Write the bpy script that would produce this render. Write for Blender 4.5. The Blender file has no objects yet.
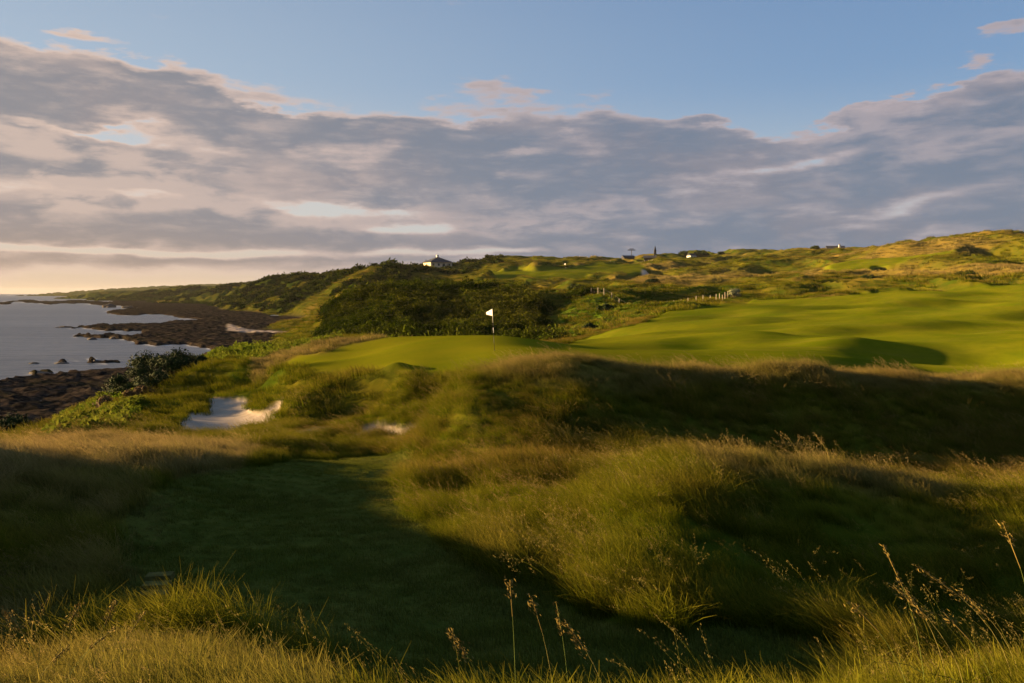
import bpy, bmesh, math, random
import numpy as np
from mathutils import Vector, Matrix
R = math.radians
random.seed(7); rng = np.random.default_rng(7)
S = bpy.context.scene
C = S.collection

# ------------------------------------------------------------------ camera
F = 796.4; PITCH = math.atan(48.5/F)
cam = bpy.data.objects.new('camera', bpy.data.cameras.new('camera')); C.objects.link(cam)
cam.data.sensor_width = 36; cam.data.lens = 36*F/1024
cam.data.clip_start = 0.05; cam.data.clip_end = 60000
cam.rotation_euler = (math.pi/2-PITCH, 0, 0)
S.camera = cam
cp, sp = math.cos(PITCH), math.sin(PITCH)
def v_of(py):
    k = (341.5-np.asarray(py, float))/F
    return (k*cp-sp)/(cp+k*sp)
def at(px, py, Y):                       # the point at depth Y seen at a pixel of the photograph
    k = (341.5-py)/F; d = cp+k*sp
    return Vector(((px-512)/F/d*Y, Y, (k*cp-sp)/d*Y))
def proj(x, y, z):
    d = y*cp-z*sp
    return 512+F*x/d, 341.5-F*(y*sp+z*cp)/d

# ------------------------------------------------------------------ sun, sky, exposure
SUN_AZ, SUN_EL = R(-80), R(8.3)
sd = Vector((math.sin(SUN_AZ)*math.cos(SUN_EL), math.cos(SUN_AZ)*math.cos(SUN_EL), math.sin(SUN_EL)))
sun = bpy.data.objects.new('sun', bpy.data.lights.new('sun', 'SUN')); C.objects.link(sun)
sun.data.energy = 5.0; sun.data.angle = R(0.6); sun.data.color = (1.0, 0.66, 0.30)
sun.rotation_euler = sd.to_track_quat('Z', 'Y').to_euler()
S.view_settings.view_transform = 'Standard'; S.view_settings.look = 'None'
S.view_settings.exposure = 2.35; S.view_settings.gamma = 1.0
S.view_settings.use_curve_mapping = False

class NT:
    """small helper for writing node maths"""
    def __init__(s, tree): s.t = tree; s.n = tree.nodes; s.l = tree.links
    def node(s, typ, **kw):
        n = s.n.new(typ)
        for k, v in kw.items(): setattr(n, k, v)
        return n
    def put(s, sock, v):
        if isinstance(v, bpy.types.NodeSocket): s.l.new(v, sock)
        else: sock.default_value = v
    def m(s, op, a, b=None, c=None, clamp=False):
        n = s.node('ShaderNodeMath', operation=op); n.use_clamp = clamp
        s.put(n.inputs[0], a)
        if b is not None: s.put(n.inputs[1], b)
        if c is not None: s.put(n.inputs[2], c)
        return n.outputs[0]
    def mix(s, f, a, b, mode='MIX'):
        n = s.node('ShaderNodeMix', data_type='RGBA', blend_type=mode)
        s.put(n.inputs['Factor'], f) if not isinstance(f, bpy.types.NodeSocket) else s.l.new(f, n.inputs[0])
        for i, v in ((6, a), (7, b)):
            if isinstance(v, bpy.types.NodeSocket): s.l.new(v, n.inputs[i])
            else: n.inputs[i].default_value = tuple(v)+((1,) if len(v) == 3 else ())
        return n.outputs[2]
    def ss(s, x, a, b, to0=0.0, to1=1.0):
        n = s.node('ShaderNodeMapRange', interpolation_type='SMOOTHSTEP')
        s.put(n.inputs[0], x); n.inputs[1].default_value = a; n.inputs[2].default_value = b
        n.inputs[3].default_value = to0; n.inputs[4].default_value = to1
        return n.outputs[0]
    def noise(s, vec, scale, detail=3, rough=0.55, dist=0.0):
        n = s.node('ShaderNodeTexNoise'); s.l.new(vec, n.inputs['Vector'])
        n.inputs['Scale'].default_value = scale; n.inputs['Detail'].default_value = detail
        n.inputs['Roughness'].default_value = rough; n.inputs['Distortion'].default_value = dist
        return n.outputs['Fac']
    def xyz(s, x, y, z):
        n = s.node('ShaderNodeCombineXYZ')
        s.put(n.inputs[0], x); s.put(n.inputs[1], y); s.put(n.inputs[2], z)
        return n.outputs[0]
    def vmul(s, v, sc):
        n = s.node('ShaderNodeVectorMath', operation='MULTIPLY'); s.l.new(v, n.inputs[0])
        n.inputs[1].default_value = sc; return n.outputs[0]

W = bpy.data.worlds.new('World'); S.world = W; W.use_nodes = True
w = NT(W.node_tree); W.node_tree.nodes.clear()
SKY_STR = 0.05
EXPO = 2**2.15
sky = w.node('ShaderNodeTexSky', sky_type='NISHITA'); sky.sun_disc = False
sky.sun_elevation = SUN_EL; sky.sun_rotation = SUN_AZ; sky.air_density = 1.0; sky.dust_density = 0.6; sky.ozone_density = 1.6
tc = w.node('ShaderNodeTexCoord'); sep = w.node('ShaderNodeSeparateXYZ'); w.l.new(tc.outputs['Generated'], sep.inputs[0])
AZ = w.m('ARCTAN2', sep.outputs[0], sep.outputs[1])       # heading, 0 straight ahead, radians
EL = w.m('ARCSINE', sep.outputs[2])
def azel(px, py):
    p = at(px, py, 1.0); return math.atan2(p.x, p.y), math.asin(p.z/p.length)
vec1 = w.xyz(w.m('MULTIPLY', AZ, 1.0), w.m('MULTIPLY', EL, 2.6), 0.0)
n_big = w.noise(vec1, 4.2, 9, 0.56, 0.2)
vec2 = w.xyz(w.m('MULTIPLY', AZ, 1.0), w.m('MULTIPLY', EL, 5.5), 3.1)
n_str = w.noise(vec2, 7.0, 6, 0.55, 0.2)
n_fine = w.noise(w.xyz(AZ, w.m('MULTIPLY', EL, 3.2), 1.7), 16.0, 5, 0.55, 0.3)
wn1 = w.noise(w.xyz(AZ, w.m('MULTIPLY', EL, 3.4), 8.0), 6.5, 8, 0.58)
wn2 = w.noise(w.xyz(AZ, w.m('MULTIPLY', EL, 3.4), 21.0), 5.5, 8, 0.58)
AZw = w.m('ADD', AZ, w.m('MULTIPLY', w.m('SUBTRACT', wn1, 0.5), 0.30))
ELw = w.m('ADD', EL, w.m('MULTIPLY', w.m('SUBTRACT', wn2, 0.5), w.ss(EL, 0.0, 0.25, 0.02, 0.13)))
def blob(px, py, rx, ry, tilt=0.0, amp=1.0):
    """soft elliptical bank of cloud at a heading and height; rx, ry in px of 1/796 rad"""
    a, e = azel(px, py)
    dx = w.m('MULTIPLY', w.m('SUBTRACT', AZw, a), F); dy = w.m('MULTIPLY', w.m('SUBTRACT', ELw, e), F)
    c, s_ = math.cos(R(tilt)), math.sin(R(tilt))
    u = w.m('ADD', w.m('MULTIPLY', dx, c/rx), w.m('MULTIPLY', dy, s_/rx))
    v = w.m('ADD', w.m('MULTIPLY', dx, -s_/ry), w.m('MULTIPLY', dy, c/ry))
    q = w.m('ADD', w.m('MULTIPLY', u, u), w.m('MULTIPLY', v, v))
    return w.m('MULTIPLY', w.m('EXPONENT', w.m('MULTIPLY', q, -1.0)), amp)
def total(lst):
    t = lst[0]
    for x in lst[1:]: t = w.m('ADD', t, x)
    return t
banks = [blob(20, 115, 150, 62, -12), blob(190, 95, 90, 24, -6, .7), blob(150, 165, 280, 48, -5), blob(420, 165, 230, 52, -4, 1.1),
         blob(640, 158, 190, 46, -3, 1.1), blob(330, 235, 460, 34, -2, .85), blob(60, 225, 170, 30, 0, .7), blob(760, 250, 420, 26, 0, 1.15),
         blob(980, 225, 140, 22, 4, 1.1), blob(800, 190, 240, 16, 0, .75), blob(960, 108, 130, 26, 14, .55), blob(1010, 145, 150, 30, 8, .65),
         blob(860, 128, 110, 18, 10, .45), blob(1005, 42, 80, 12, 12, .85), blob(620, 205, 260, 24, 0, .8), blob(60, 25, 60, 6, 0, .3),
         blob(1180, 150, 160, 70, 0, .8), blob(-150, 160, 200, 70, 0, .8),
         # gaps and light slots between the banks
         blob(90, 128, 90, 7, -6, -.55), blob(360, 212, 62, 9, -3, -.5), 
         ]
npos = 18
gaps = [blob(480, 120, 60, 7, -3, -.3), blob(300, 100, 70, 8, -6, -.5), blob(70, 128, 90, 6, -6, -.55), blob(325, 212, 50, 6, -4, -.88), blob(425, 229, 40, 4, 2, -.75), blob(130, 192, 60, 4, -3, -.5),
        blob(800, 156, 70, 8, 4, -.45), blob(905, 208, 60, 6, 4, -.38), blob(100, 249, 190, 3.5, -1, -.95), blob(985, 192, 50, 5, 3, -.35),
        blob(720, 112, 110, 16, 0, -.6), blob(860, 85, 110, 18, 10, -.6), blob(420, 253, 140, 3, 0, -.5), blob(820, 60, 160, 30, 0, -.5)]
shape = w.m('ADD', w.m('MINIMUM', total(banks[:npos]), 0.95), total(gaps))
far = w.m('MULTIPLY', w.ss(w.m('ABSOLUTE', AZ), 0.75, 1.1), 0.75)
far = w.m('MULTIPLY', far, w.ss(EL, 0.35, 0.12))
dens = w.m('ADD', w.m('ADD', shape, far), w.m('ADD', w.m('MULTIPLY', w.m('SUBTRACT', n_big, 0.5), 1.7), w.m('MULTIPLY', w.m('SUBTRACT', n_str, 0.5), 1.1)))
dens = w.m('ADD', dens, w.m('MULTIPLY', w.m('SUBTRACT', n_fine, 0.5), 0.55))
cs_ = w.ss(dens, 0.26, 0.76); ch_ = w.ss(dens, 0.36, 0.62); hi_ = w.ss(EL, 0.08, 0.17)
cover = w.m('ADD', w.m('MULTIPLY', cs_, w.m('SUBTRACT', 1.0, hi_)), w.m('MULTIPLY', ch_, hi_))
thick = w.ss(dens, 0.42, 0.98)
glows = [blob(40, 140, 160, 14, -6, 1), blob(150, 198, 180, 12, -3, 1), blob(300, 205, 160, 16, -6, .8), blob(250, 170, 160, 14, -8, .5), blob(470, 222, 130, 9, 0, .9), blob(30, 185, 120, 18, 0, .5), blob(560, 205, 120, 10, -3, .6),
         blob(518, 146, 28, 7, -3, 1.1), blob(490, 178, 14, 4, -3, .7), blob(900, 112, 100, 18, 12, 1.1), blob(960, 150, 110, 14, 6, .6), blob(130, 90, 60, 8, -8, .6), blob(70, 246, 220, 5, 0, .9), blob(700, 205, 110, 8, 0, .5), blob(80, 270, 260, 12, 0, .6)]
glow = w.m('MULTIPLY', total(glows), w.ss(n_fine, 0.35, 0.62, 0.45, 1.25))
warm = w.ss(AZ, 0.25, -0.65)                       # clouds nearer the sun are warmer
low = w.ss(EL, 0.12, 0.0)
edge = w.mix(warm, (0.43, 0.36, 0.37), (0.72, 0.53, 0.42))
core_hi = w.mix(warm, (0.145, 0.182, 0.250), (0.238, 0.226, 0.240))
core_lo = w.mix(warm, (0.14, 0.175, 0.24), (0.36, 0.265, 0.21))
core = w.mix(low, core_hi, core_lo)
tex = w.m('ADD', w.m('MULTIPLY', n_fine, 0.6), w.m('MULTIPLY', n_str, 0.9))
core = w.mix(w.m('MULTIPLY', w.ss(w.m('ADD', w.m('MULTIPLY', glow, 0.30), tex), 0.72, 1.15), 0.62), core, edge)
core = w.mix(w.ss(n_big, 0.52, 0.36, 0.0, 0.35), core, (0.09, 0.11, 0.16))
cloudc = w.mix(thick, edge, core)
# clear sky: the sky model, cooled towards the zenith and veiled near the horizon
skyc = w.vmul(sky.outputs[0], (0.11,)*3)
blue = w.mix(w.ss(AZ, 0.55, -0.6), (0.215, 0.350, 0.560), (0.44, 0.52, 0.62))
blue = w.mix(w.ss(EL, 0.55, 0.12), w.vmul(blue, (0.55, 0.65, 0.8)), blue)
skyc = w.mix(0.75, skyc, blue)
veil = w.mix(w.ss(AZ, 0.5, -0.6), (0.22, 0.25, 0.30), (0.66, 0.47, 0.30))
veil2 = w.mix(w.ss(AZ, 0.5, -0.6), (0.46, 0.50, 0.50), (0.62, 0.55, 0.48))
skyc = w.mix(w.m('MULTIPLY', w.ss(EL, 0.26, 0.08), 0.75), skyc, veil2)
skyc = w.mix(w.m('MULTIPLY', w.ss(EL, 0.10, 0.0), 0.75), skyc, veil)
skyfin = w.mix(w.m('MULTIPLY', cover, 0.93), skyc, cloudc)
skyfin = w.mix(w.m('MULTIPLY', w.ss(EL, 0.035, -0.01), 0.55), skyfin, veil)
skyfin = w.vmul(skyfin, (1/SKY_STR/EXPO,)*3)
bg = w.node('ShaderNodeBackground'); w.l.new(skyfin, bg.inputs[0]); bg.inputs[1].default_value = SKY_STR
wo = w.node('ShaderNodeOutputWorld'); w.l.new(bg.outputs[0], wo.inputs[0])
W.cycles.sampling_method = 'MANUAL'; W.cycles.sample_map_resolution = 1024
S.cycles.max_bounces = 4; S.cycles.diffuse_bounces = 2; S.cycles.glossy_bounces = 2; S.cycles.transparent_max_bounces = 4
S.cycles.caustics_reflective = False; S.cycles.caustics_refractive = False

# ------------------------------------------------------------------ object helpers
def tag(o, label=None, cat=None, group=None, kind=None):
    if label: o['label'] = label
    if cat: o['category'] = cat
    if group: o['group'] = group
    if kind: o['kind'] = kind
    return o
def empty(name, loc, rz=0.0, **kw):
    o = bpy.data.objects.new(name, None); C.objects.link(o)
    o.location = loc; o.rotation_euler = (0, 0, rz); o.empty_display_size = 0.2
    return tag(o, **kw)
def mesh_obj(name, verts, faces, mat=None, parent=None, smooth=False, loc=None):
    me = bpy.data.meshes.new(name); me.from_pydata([tuple(v) for v in verts], [], faces)
    if mat: me.materials.append(mat)
    if smooth: me.polygons.foreach_set('use_smooth', [True]*len(me.polygons))
    o = bpy.data.objects.new(name, me); C.objects.link(o)
    if parent: o.parent = parent
    if loc is not None: o.location = loc
    return o
class MB:
    def __init__(s): s.v = []; s.f = []
    def add(s, v, f):
        b = len(s.v); s.v += [tuple(x) for x in v]; s.f += [tuple(i+b for i in q) for q in f]; return s
    def box(s, c, d, rz=0, top=1.0):
        x, y, z = d[0]/2, d[1]/2, d[2]/2; ca, sa = math.cos(rz), math.sin(rz); vs = []
        for sz, t in ((-z, 1), (z, top)):
            for sx, sy in ((-x, -y), (x, -y), (x, y), (-x, y)):
                X, Y = sx*t, sy*t; vs.append((c[0]+X*ca-Y*sa, c[1]+X*sa+Y*ca, c[2]+sz))
        return s.add(vs, [(3, 2, 1, 0), (4, 5, 6, 7), (0, 1, 5, 4), (1, 2, 6, 5), (2, 3, 7, 6), (3, 0, 4, 7)])
    def tube(s, pts, rad, n=6):
        pts = [Vector(p) for p in pts]; rad = rad if hasattr(rad, '__len__') else [rad]*len(pts); vs = []
        for i, p in enumerate(pts):
            d = (pts[min(i+1, len(pts)-1)]-pts[max(i-1, 0)]).normalized()
            a = d.cross(Vector((0.3, 1, 0.1))).normalized(); b = d.cross(a)
            for k in range(n):
                t = 2*math.pi*k/n; vs.append(p+(a*math.cos(t)+b*math.sin(t))*rad[i])
        fs = [(i*n+k, i*n+(k+1) % n, (i+1)*n+(k+1) % n, (i+1)*n+k) for i in range(len(pts)-1) for k in range(n)]
        fs += [tuple(range(n-1, -1, -1)), tuple(range((len(pts)-1)*n, len(pts)*n))]
        return s.add(vs, fs)
    def build(s, name, mat, parent=None, smooth=False, loc=None): return mesh_obj(name, s.v, s.f, mat, parent, smooth, loc)

# ------------------------------------------------------------------ noise in numpy
def hash2(ix, iy, seed):
    h = (ix.astype(np.int64)*374761393 + iy.astype(np.int64)*668265263 + seed*1442695041) & 0x7fffffff
    h = ((h ^ (h >> 13))*1274126177) & 0x7fffffff
    return ((h ^ (h >> 16)) & 0xffff)/65535.0
def vnoise(x, y, seed=0):
    ix = np.floor(x); iy = np.floor(y); fx = x-ix; fy = y-iy
    fx = fx*fx*fx*(fx*(fx*6-15)+10); fy = fy*fy*fy*(fy*(fy*6-15)+10)
    a = hash2(ix, iy, seed); b = hash2(ix+1, iy, seed); c = hash2(ix, iy+1, seed); d = hash2(ix+1, iy+1, seed)
    return (a*(1-fx)+b*fx)*(1-fy)+(c*(1-fx)+d*fx)*fy
def fbm(x, y, oct=4, seed=0, gain=0.5):
    s = 0; a = 1; t = 0
    for o in range(oct):
        ca, sa = math.cos(o*1.1), math.sin(o*1.1)
        s = s+a*vnoise((x*ca-y*sa)*2**o+o*17.3, (x*sa+y*ca)*2**o+o*9.1, seed+o); t += a; a *= gain
    return s/t
def sstep(x, a, b):
    t = np.clip((x-a)/(b-a), 0, 1); return t*t*(3-2*t)
def inpoly(px, py, poly):
    inside = np.zeros(px.shape, bool); n = len(poly); j = n-1
    for i in range(n):
        xi, yi = poly[i]; xj, yj = poly[j]
        if yi != yj:
            c = ((yi > py) != (yj > py)) & (px < (xj-xi)*(py-yi)/(yj-yi)+xi); inside ^= c
        j = i
    return inside

# ------------------------------------------------------------------ the lie of the land
ZS = -13.0                                  # sea level, camera height is 0
CP = []                                     # control points: column, distance, slope of sight to the ground
def col(px, *pts):
    for Y, a in pts:
        CP.append((px, Y, float(v_of(a)) if not isinstance(a, str) else float(a)/Y))
h = str
for px in (-250, -60, 120, 300, 500, 700, 900, 1100, 1300):
    col(px, (1.2, h(-1.62)), (2.2, h(-1.64)), (3.2, h(-1.75)))
# brow of grass in front of the camera
col(0, (4.5, 695)); col(100, (4.9, 668)); col(200, (4.7, 672)); col(350, (4.0, 725)); col(500, (3.6, 775)); col(700, (3.7, 765)); col(850, (4.1, 722)); col(1024, (4.5, 700)); col(-150, (4.5, 695)); col(1180, (4.6, 690))
# the path in its hollow, an unseen ridge raised to shade it, the left bank
col(-250, (6, h(-2.3)), (8.2, h(-1.62)), (10, h(-1.7)), (13, h(-1.9)), (18, h(-3.4)), (35, h(-7)), (60, h(-11.5)), (90, h(-14)), (300, h(-16)), (1500, h(-18)), (3500, h(-20)))
col(-120, (7, h(-2.9)), (10.5, h(-2.25)), (13, h(-2.15)), (15.5, h(-2.6)), (19.5, h(-3.5)), (35, h(-6.8)), (60, h(-11.6)), (85, h(-13.5)), (300, h(-15)), (1500, h(-18)))
col(0, (6.3, 676), (9, 578), (11.5, 497), (14, 467), (18, 465), (24, 457), (35, 444), (50, 442), (60, 444), (80, h(-12.9)), (110, h(-12.9)), (140, h(-14)), (400, h(-15)), (1500, h(-17)), (3500, h(-18)))
col(60, (7, 650), (10, 555), (15.5, 466), (24, 449), (38, 425), (48, 424), (60, 433), (80, h(-12.8)))
col(60, (1600, h(-14)), (2000, h(-15)), (2600, h(-15.5)))
col(100, (8.5, 600), (12, 525), (17, 462), (24, 447), (34, 424), (45, 413), (56, 402), (66, 400), (75, h(-11)), (92, h(-12.9)), (120, h(-12.9)), (160, h(-14.5)), (700, h(-15)), (1600, h(-12.6)), (1700, 299), (1800, 291.8), (2500, 292.5))
col(150, (8, 608), (11, 560), (14, 505), (19, 455), (25, 449))
col(165, (35, 425), (45, 404), (55, 388), (62, 379), (68, 381), (80, h(-10.5)), (95, h(-12.9)), (130, h(-13)), (400, h(-13.2)), (1150, h(-12.7)), (1250, 302), (1350, 290), (1900, 291))
col(200, (6.5, 630), (8, 612), (12, 545), (16, 492), (21.5, 453), (25, 450), (30, 443))
col(220, (35, 431), (41, 414), (47, 399.5), (50, 386), (56, 370), (65, 358.5), (74, 355), (90, h(-9.5)), (110, h(-12.8)), (200, h(-12.9)), (700, h(-12.7)), (900, 303), (980, 292), (1060, 286), (1700, 288))
col(260, (22, 458), (25.5, 451), (31, 438), (37, 424), (42, 404), (48, 385), (55, 365), (64, 355), (74, 350), (90, h(-9.5)), (115, h(-12.7)), (250, h(-12.8)), (430, h(-12.5)), (500, 312), (570, 302), (720, 284), (1000, 285))
col(300, (8, 620), (12, 543), (17, 492), (22, 462), (24, 460), (27.5, 446), (31, 431), (35, 418), (38.5, 397), (41, 378), (46, 368), (52, 356), (60, 349), (72, 347), (90, 362), (150, h(-12.3)), (230, h(-12.6)), (330, h(-12)), (390, 320), (450, 307), (520, 296), (620, 281), (900, 283))
col(350, (8, 625), (22, 462), (24, 459), (27, 445), (31, 431), (34, 414), (37, 388), (39.5, 376), (46, 361), (53, 347), (61, 339), (70, 344), (90, 362), (130, 354), (170, 330), (200, 308), (225, 299), (260, 304), (330, 305), (420, 290), (500, 273), (700, 275))
col(330, (120, h(-10.5)), (180, h(-9)), (215, 312))
col(400, (6.5, 668), (8, 632), (12, 545), (17, 492), (22.5, 463), (25, 454), (27.2, 445), (30.5, 431), (32.5, 408), (34.5, 384), (40, 362), (48, 346), (57, 337), (66, 342), (90, 364), (130, 354), (170, 328), (205, 300), (235, 291), (300, 294), (380, 284), (460, 269), (550, 265), (800, 272))
col(428, (17, 495), (20, 474), (23.5, 444), (26, 440), (29, 428), (31, 410))
col(450, (8, 640), (13, 530), (18, 484), (22, 448), (25, 408), (28, 400), (31, 398), (34, 378), (40, 359), (48, 341), (55, 336), (66, 345), (90, 364), (125, 356), (155, 335), (185, 314), (215, 297), (240, 289.5), (300, 292), (400, 283), (500, 273), (600, 266), (900, 270))
col(500, (6.5, 668), (8.5, 625), (11, 560), (14, 514), (18, 476), (21, 447), (24, 404), (26.3, 384), (29, 385), (32, 378), (36, 361), (40.4, 351), (46, 341), (52, 336), (62, 345), (85, 362), (120, 353), (160, 328), (200, 303), (240, 291), (350, 284), (430, 275), (560, 265), (640, 261), (900, 266))
col(560, (8.5, 628), (10, 590), (12, 543), (16, 492), (19, 466), (22, 428), (25, 382), (27, 369), (30, 383), (33, 375), (37, 358), (45, 350), (60, 345), (75, 343), (90, 355), (120, 344), (150, 326), (190, 306), (250, 296), (350, 284), (450, 271), (560, 263), (900, 266))
col(620, (8, 632), (9, 600), (10.5, 556), (13, 506), (15.5, 479), (19, 464), (22, 428), (25, 386), (27, 372), (30, 382), (34, 370), (45, 351), (60, 345), (78, 341), (110, 328), (140, 313), (180, 297), (230, 291), (330, 281), (450, 270), (600, 260), (900, 262))
col(700, (5.8, 706), (7.5, 662), (9, 612), (11, 545), (13.5, 486), (15, 468), (17.5, 472), (20, 462), (24, 424), (27.5, 374), (31, 388), (35, 372), (45, 353), (60, 345), (90, 328), (130, 310), (170, 300), (200, 296), (260, 288), (350, 279), (450, 269), (600, 260), (720, 256), (1000, 260))
col(800, (5.8, 706), (7.3, 672), (8.5, 642), (10, 592), (12.5, 525), (14.3, 472), (17, 483), (20, 476), (24, 442), (28.5, 374), (33, 390), (37, 374), (45, 354), (60, 343), (90, 322), (130, 306), (165, 298), (200, 292), (260, 282), (350, 271), (450, 262), (600, 253), (650, 251), (1000, 256))
col(900, (6.3, 726), (8, 664), (10, 606), (12, 545), (14, 490), (17, 496), (20, 482), (25, 442), (30, 378), (35, 392), (39, 380), (45, 365), (60, 344), (90, 320), (130, 301), (165, 291), (200, 286), (260, 274), (330, 260), (400, 245), (600, 252))
col(1024, (6.3, 730), (9, 652), (11, 574), (13, 512), (17, 500), (20, 486), (26, 440), (31, 380), (37, 390), (41, 380), (47, 362), (60, 340), (90, 315), (130, 297), (165, 285), (200, 279), (240, 268), (280, 255), (330, 239), (500, 246))
col(1150, (6.3, 730), (8, 676), (13, 505), (20, 470), (34, 378), (60, 337), (130, 294), (200, 274), (330, 235), (600, 245))
col(1300, (8, 676), (14, 490), (20, 460), (34, 376), (60, 334), (130, 290), (200, 270), (330, 232), (600, 243), (3000, 270))
for px, py in ((330, 283), (450, 275), (600, 268), (800, 264), (1024, 258)): col(px, (1500, py+2), (3500, py+6))
CP = np.array(CP)
cs = CP[:, 0]/110.0; cq = 4.5*np.log(CP[:, 1])
def kern(d2): return np.sqrt(d2+0.12)
A = kern((cs[:, None]-cs[None])**2+(cq[:, None]-cq[None])**2)
n = len(CP); Pm = np.c_[np.ones(n), cs, cq]
M = np.zeros((n+3, n+3)); M[:n, :n] = A-np.eye(n)*0.02; M[:n, n:] = Pm; M[n:, :n] = Pm.T
sol = np.linalg.solve(M, np.r_[CP[:, 2], 0, 0, 0])
def base_v(px, Y):
    s = (px/110.0).ravel(); q = (4.5*np.log(np.maximum(Y, 0.5))).ravel(); out = np.empty(s.shape)
    for i in range(0, len(s), 20000):
        a, b = s[i:i+20000], q[i:i+20000]
        out[i:i+20000] = kern((a[:, None]-cs)**2+(b[:, None]-cq)**2)@sol[:n]+sol[n]+a*sol[n+1]+b*sol[n+2]
    return out.reshape(px.shape)

NR, NV = 1050, 900
rr = np.exp(np.linspace(math.log(0.8), math.log(4200), NR))
th = np.concatenate([np.linspace(-180, -41, 130, endpoint=False), np.linspace(-41, 41, NV), np.linspace(41, 180, 130)[1:]])
TH = np.radians(th)[:, None]; RR = rr[None]
X = np.sin(TH)*RR; Y = np.cos(TH)*RR
TL, TRt = math.atan((-250-512)/F), math.atan((1300-512)/F)
def revolve(tc):
    tc = np.broadcast_to(tc, X.shape); Yc = RR*np.cos(tc)
    return base_v(512+F*np.tan(tc), Yc)*Yc
Hb = np.empty_like(X)
inn = (TH[:, 0] > TL) & (TH[:, 0] < TRt)
Hin = base_v(512+F*np.tan(np.broadcast_to(TH[inn], X[inn].shape)), Y[inn])*Y[inn]
Hb[inn] = Hin
idx = np.where(inn)[0]; hl = Hb[idx[0]]; hr = Hb[idx[-1]]
for i in np.where(~inn)[0]:
    t = th[i]
    if t < 0: wl = 1-0.5*sstep(-t, 90, 180)
    else: wl = 0.5*sstep(t, 90, 180)
    Hb[i] = hl*wl+hr*(1-wl)
front = (Y > 0.5) & (np.abs(TH) < 1.2)
PX = np.full(X.shape, -9999.0); PY = np.full(X.shape, -9999.0)
PX[front], PY[front] = proj(X[front], Y[front], Hb[front])
# --- zones, found once on the smooth ground
wob = (fbm(X*0.9/np.maximum(RR/30, .3), Y*0.9/np.maximum(RR/30, .3), 3, 5)-0.5)
def zone(poly, y0, y1, wx=6, wy=3):
    return (inpoly(PX+wob*wx*2, PY+wob*wy*2, poly) & (Y > y0) & (Y < y1)).astype(float)
def soft(m, k=1):
    for _ in range(k):
        m = (m+np.roll(m, 1, 0)+np.roll(m, -1, 0)+np.roll(m, 1, 1)+np.roll(m, -1, 1))/5
    return m
z_green = zone([(272, 372), (300, 357), (350, 343), (400, 335), (500, 331), (560, 339), (660, 344), (660, 400), (560, 400), (525, 378), (500, 371), (450, 379), (400, 378), (330, 373)], 33, 64)
z_fair = np.maximum(zone([(555, 346), (575, 341), (600, 336), (640, 323), (700, 305), (820, 297), (900, 291), (1030, 283), (1200, 275), (1700, 275), (1700, 420), (640, 420), (555, 400)], 35.5, 185),
                    zone([(480, 273), (560, 268), (640, 263), (650, 272), (600, 276), (500, 279)], 300, 560))
z_fair = np.maximum(z_fair, zone([(820, 264), (900, 253), (960, 250), (900, 262), (830, 272)], 220, 460))
z_path = zone([(140, 635), (115, 600), (108, 560), (122, 515), (185, 472), (300, 461), (406, 450), (415, 462), (398, 482), (405, 510), (440, 545), (500, 583), (590, 618), (640, 632), (760, 630), (860, 652), (860, 720), (600, 760), (380, 720), (330, 672), (240, 634)], 5.0, 25, 5, 4)
z_sand = np.maximum(zone([(176, 436), (178, 421), (190, 411), (204, 413), (209, 402), (213, 392), (222, 397), (250, 396), (249, 409), (262, 410), (284, 399), (276, 415), (250, 431), (225, 438)], 33, 54, 2, 2),
                    zone([(360, 427), (375, 424), (390, 425), (402, 428), (432, 414), (434, 428), (402, 438), (352, 438)], 28.0, 33.8, 3, 2))
z_sand = np.maximum(z_sand, zone([(282, 436), (302, 428), (330, 424), (334, 430), (300, 438)], 28.5, 34, 2, 1))
z_sand = np.maximum(z_sand, zone([(641, 269.5), (649, 269.5), (649, 273.5), (641, 273.5)], 330, 520, 1, .5))
z_beach = zone([(225, 329), (312, 331), (312, 338), (225, 334)], 120, 500, 5, 1)
z_scrub = np.maximum(zone([(318, 345), (330, 300), (352, 290), (480, 290), (515, 300), (540, 312), (540, 345), (450, 370), (330, 370)], 80, 225),
                     zone([(330, 262), (430, 262), (500, 258), (505, 268), (420, 280), (330, 300)], 300, 800)*(fbm(X/22, Y/40, 3, 13) > 0.44))
z_scrub = np.maximum(z_scrub, zone([(90, 285), (340, 262), (340, 300), (300, 312), (200, 304), (90, 300)], 450, 2400)*(fbm(X/40, Y/60, 3, 9) > 0.42))
z_scrub = np.maximum(z_scrub, zone([(550, 345), (552, 300), (600, 292), (560, 345)], 90, 250)*(fbm(X/9, Y/14, 3, 19) > 0.60))
z_herb = np.maximum(zone([(556, 343), (560, 305), (600, 292), (660, 292), (700, 303), (640, 322), (600, 336)], 95, 260)*(fbm(X/7, Y/10, 3, 29) > 0.34), 0)
z_herb0 = z_herb
z_herb = np.maximum(zone([(40, 440), (90, 400), (130, 385), (150, 395), (110, 440), (60, 440)], 30, 80),
                    zone([(190, 362), (230, 350), (330, 338), (345, 344), (250, 360)], 58, 95))
mown = np.maximum(np.maximum(z_green, z_fair), z_path)
g_green, g_fair, g_path, g_sand = soft(z_green, 22)*soft(mown, 2), soft(z_fair, 2), soft(z_path, 2), soft(z_sand, 1)
smoothz = soft(np.maximum(mown, z_sand), 6)
rough = 1-smoothz
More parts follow.
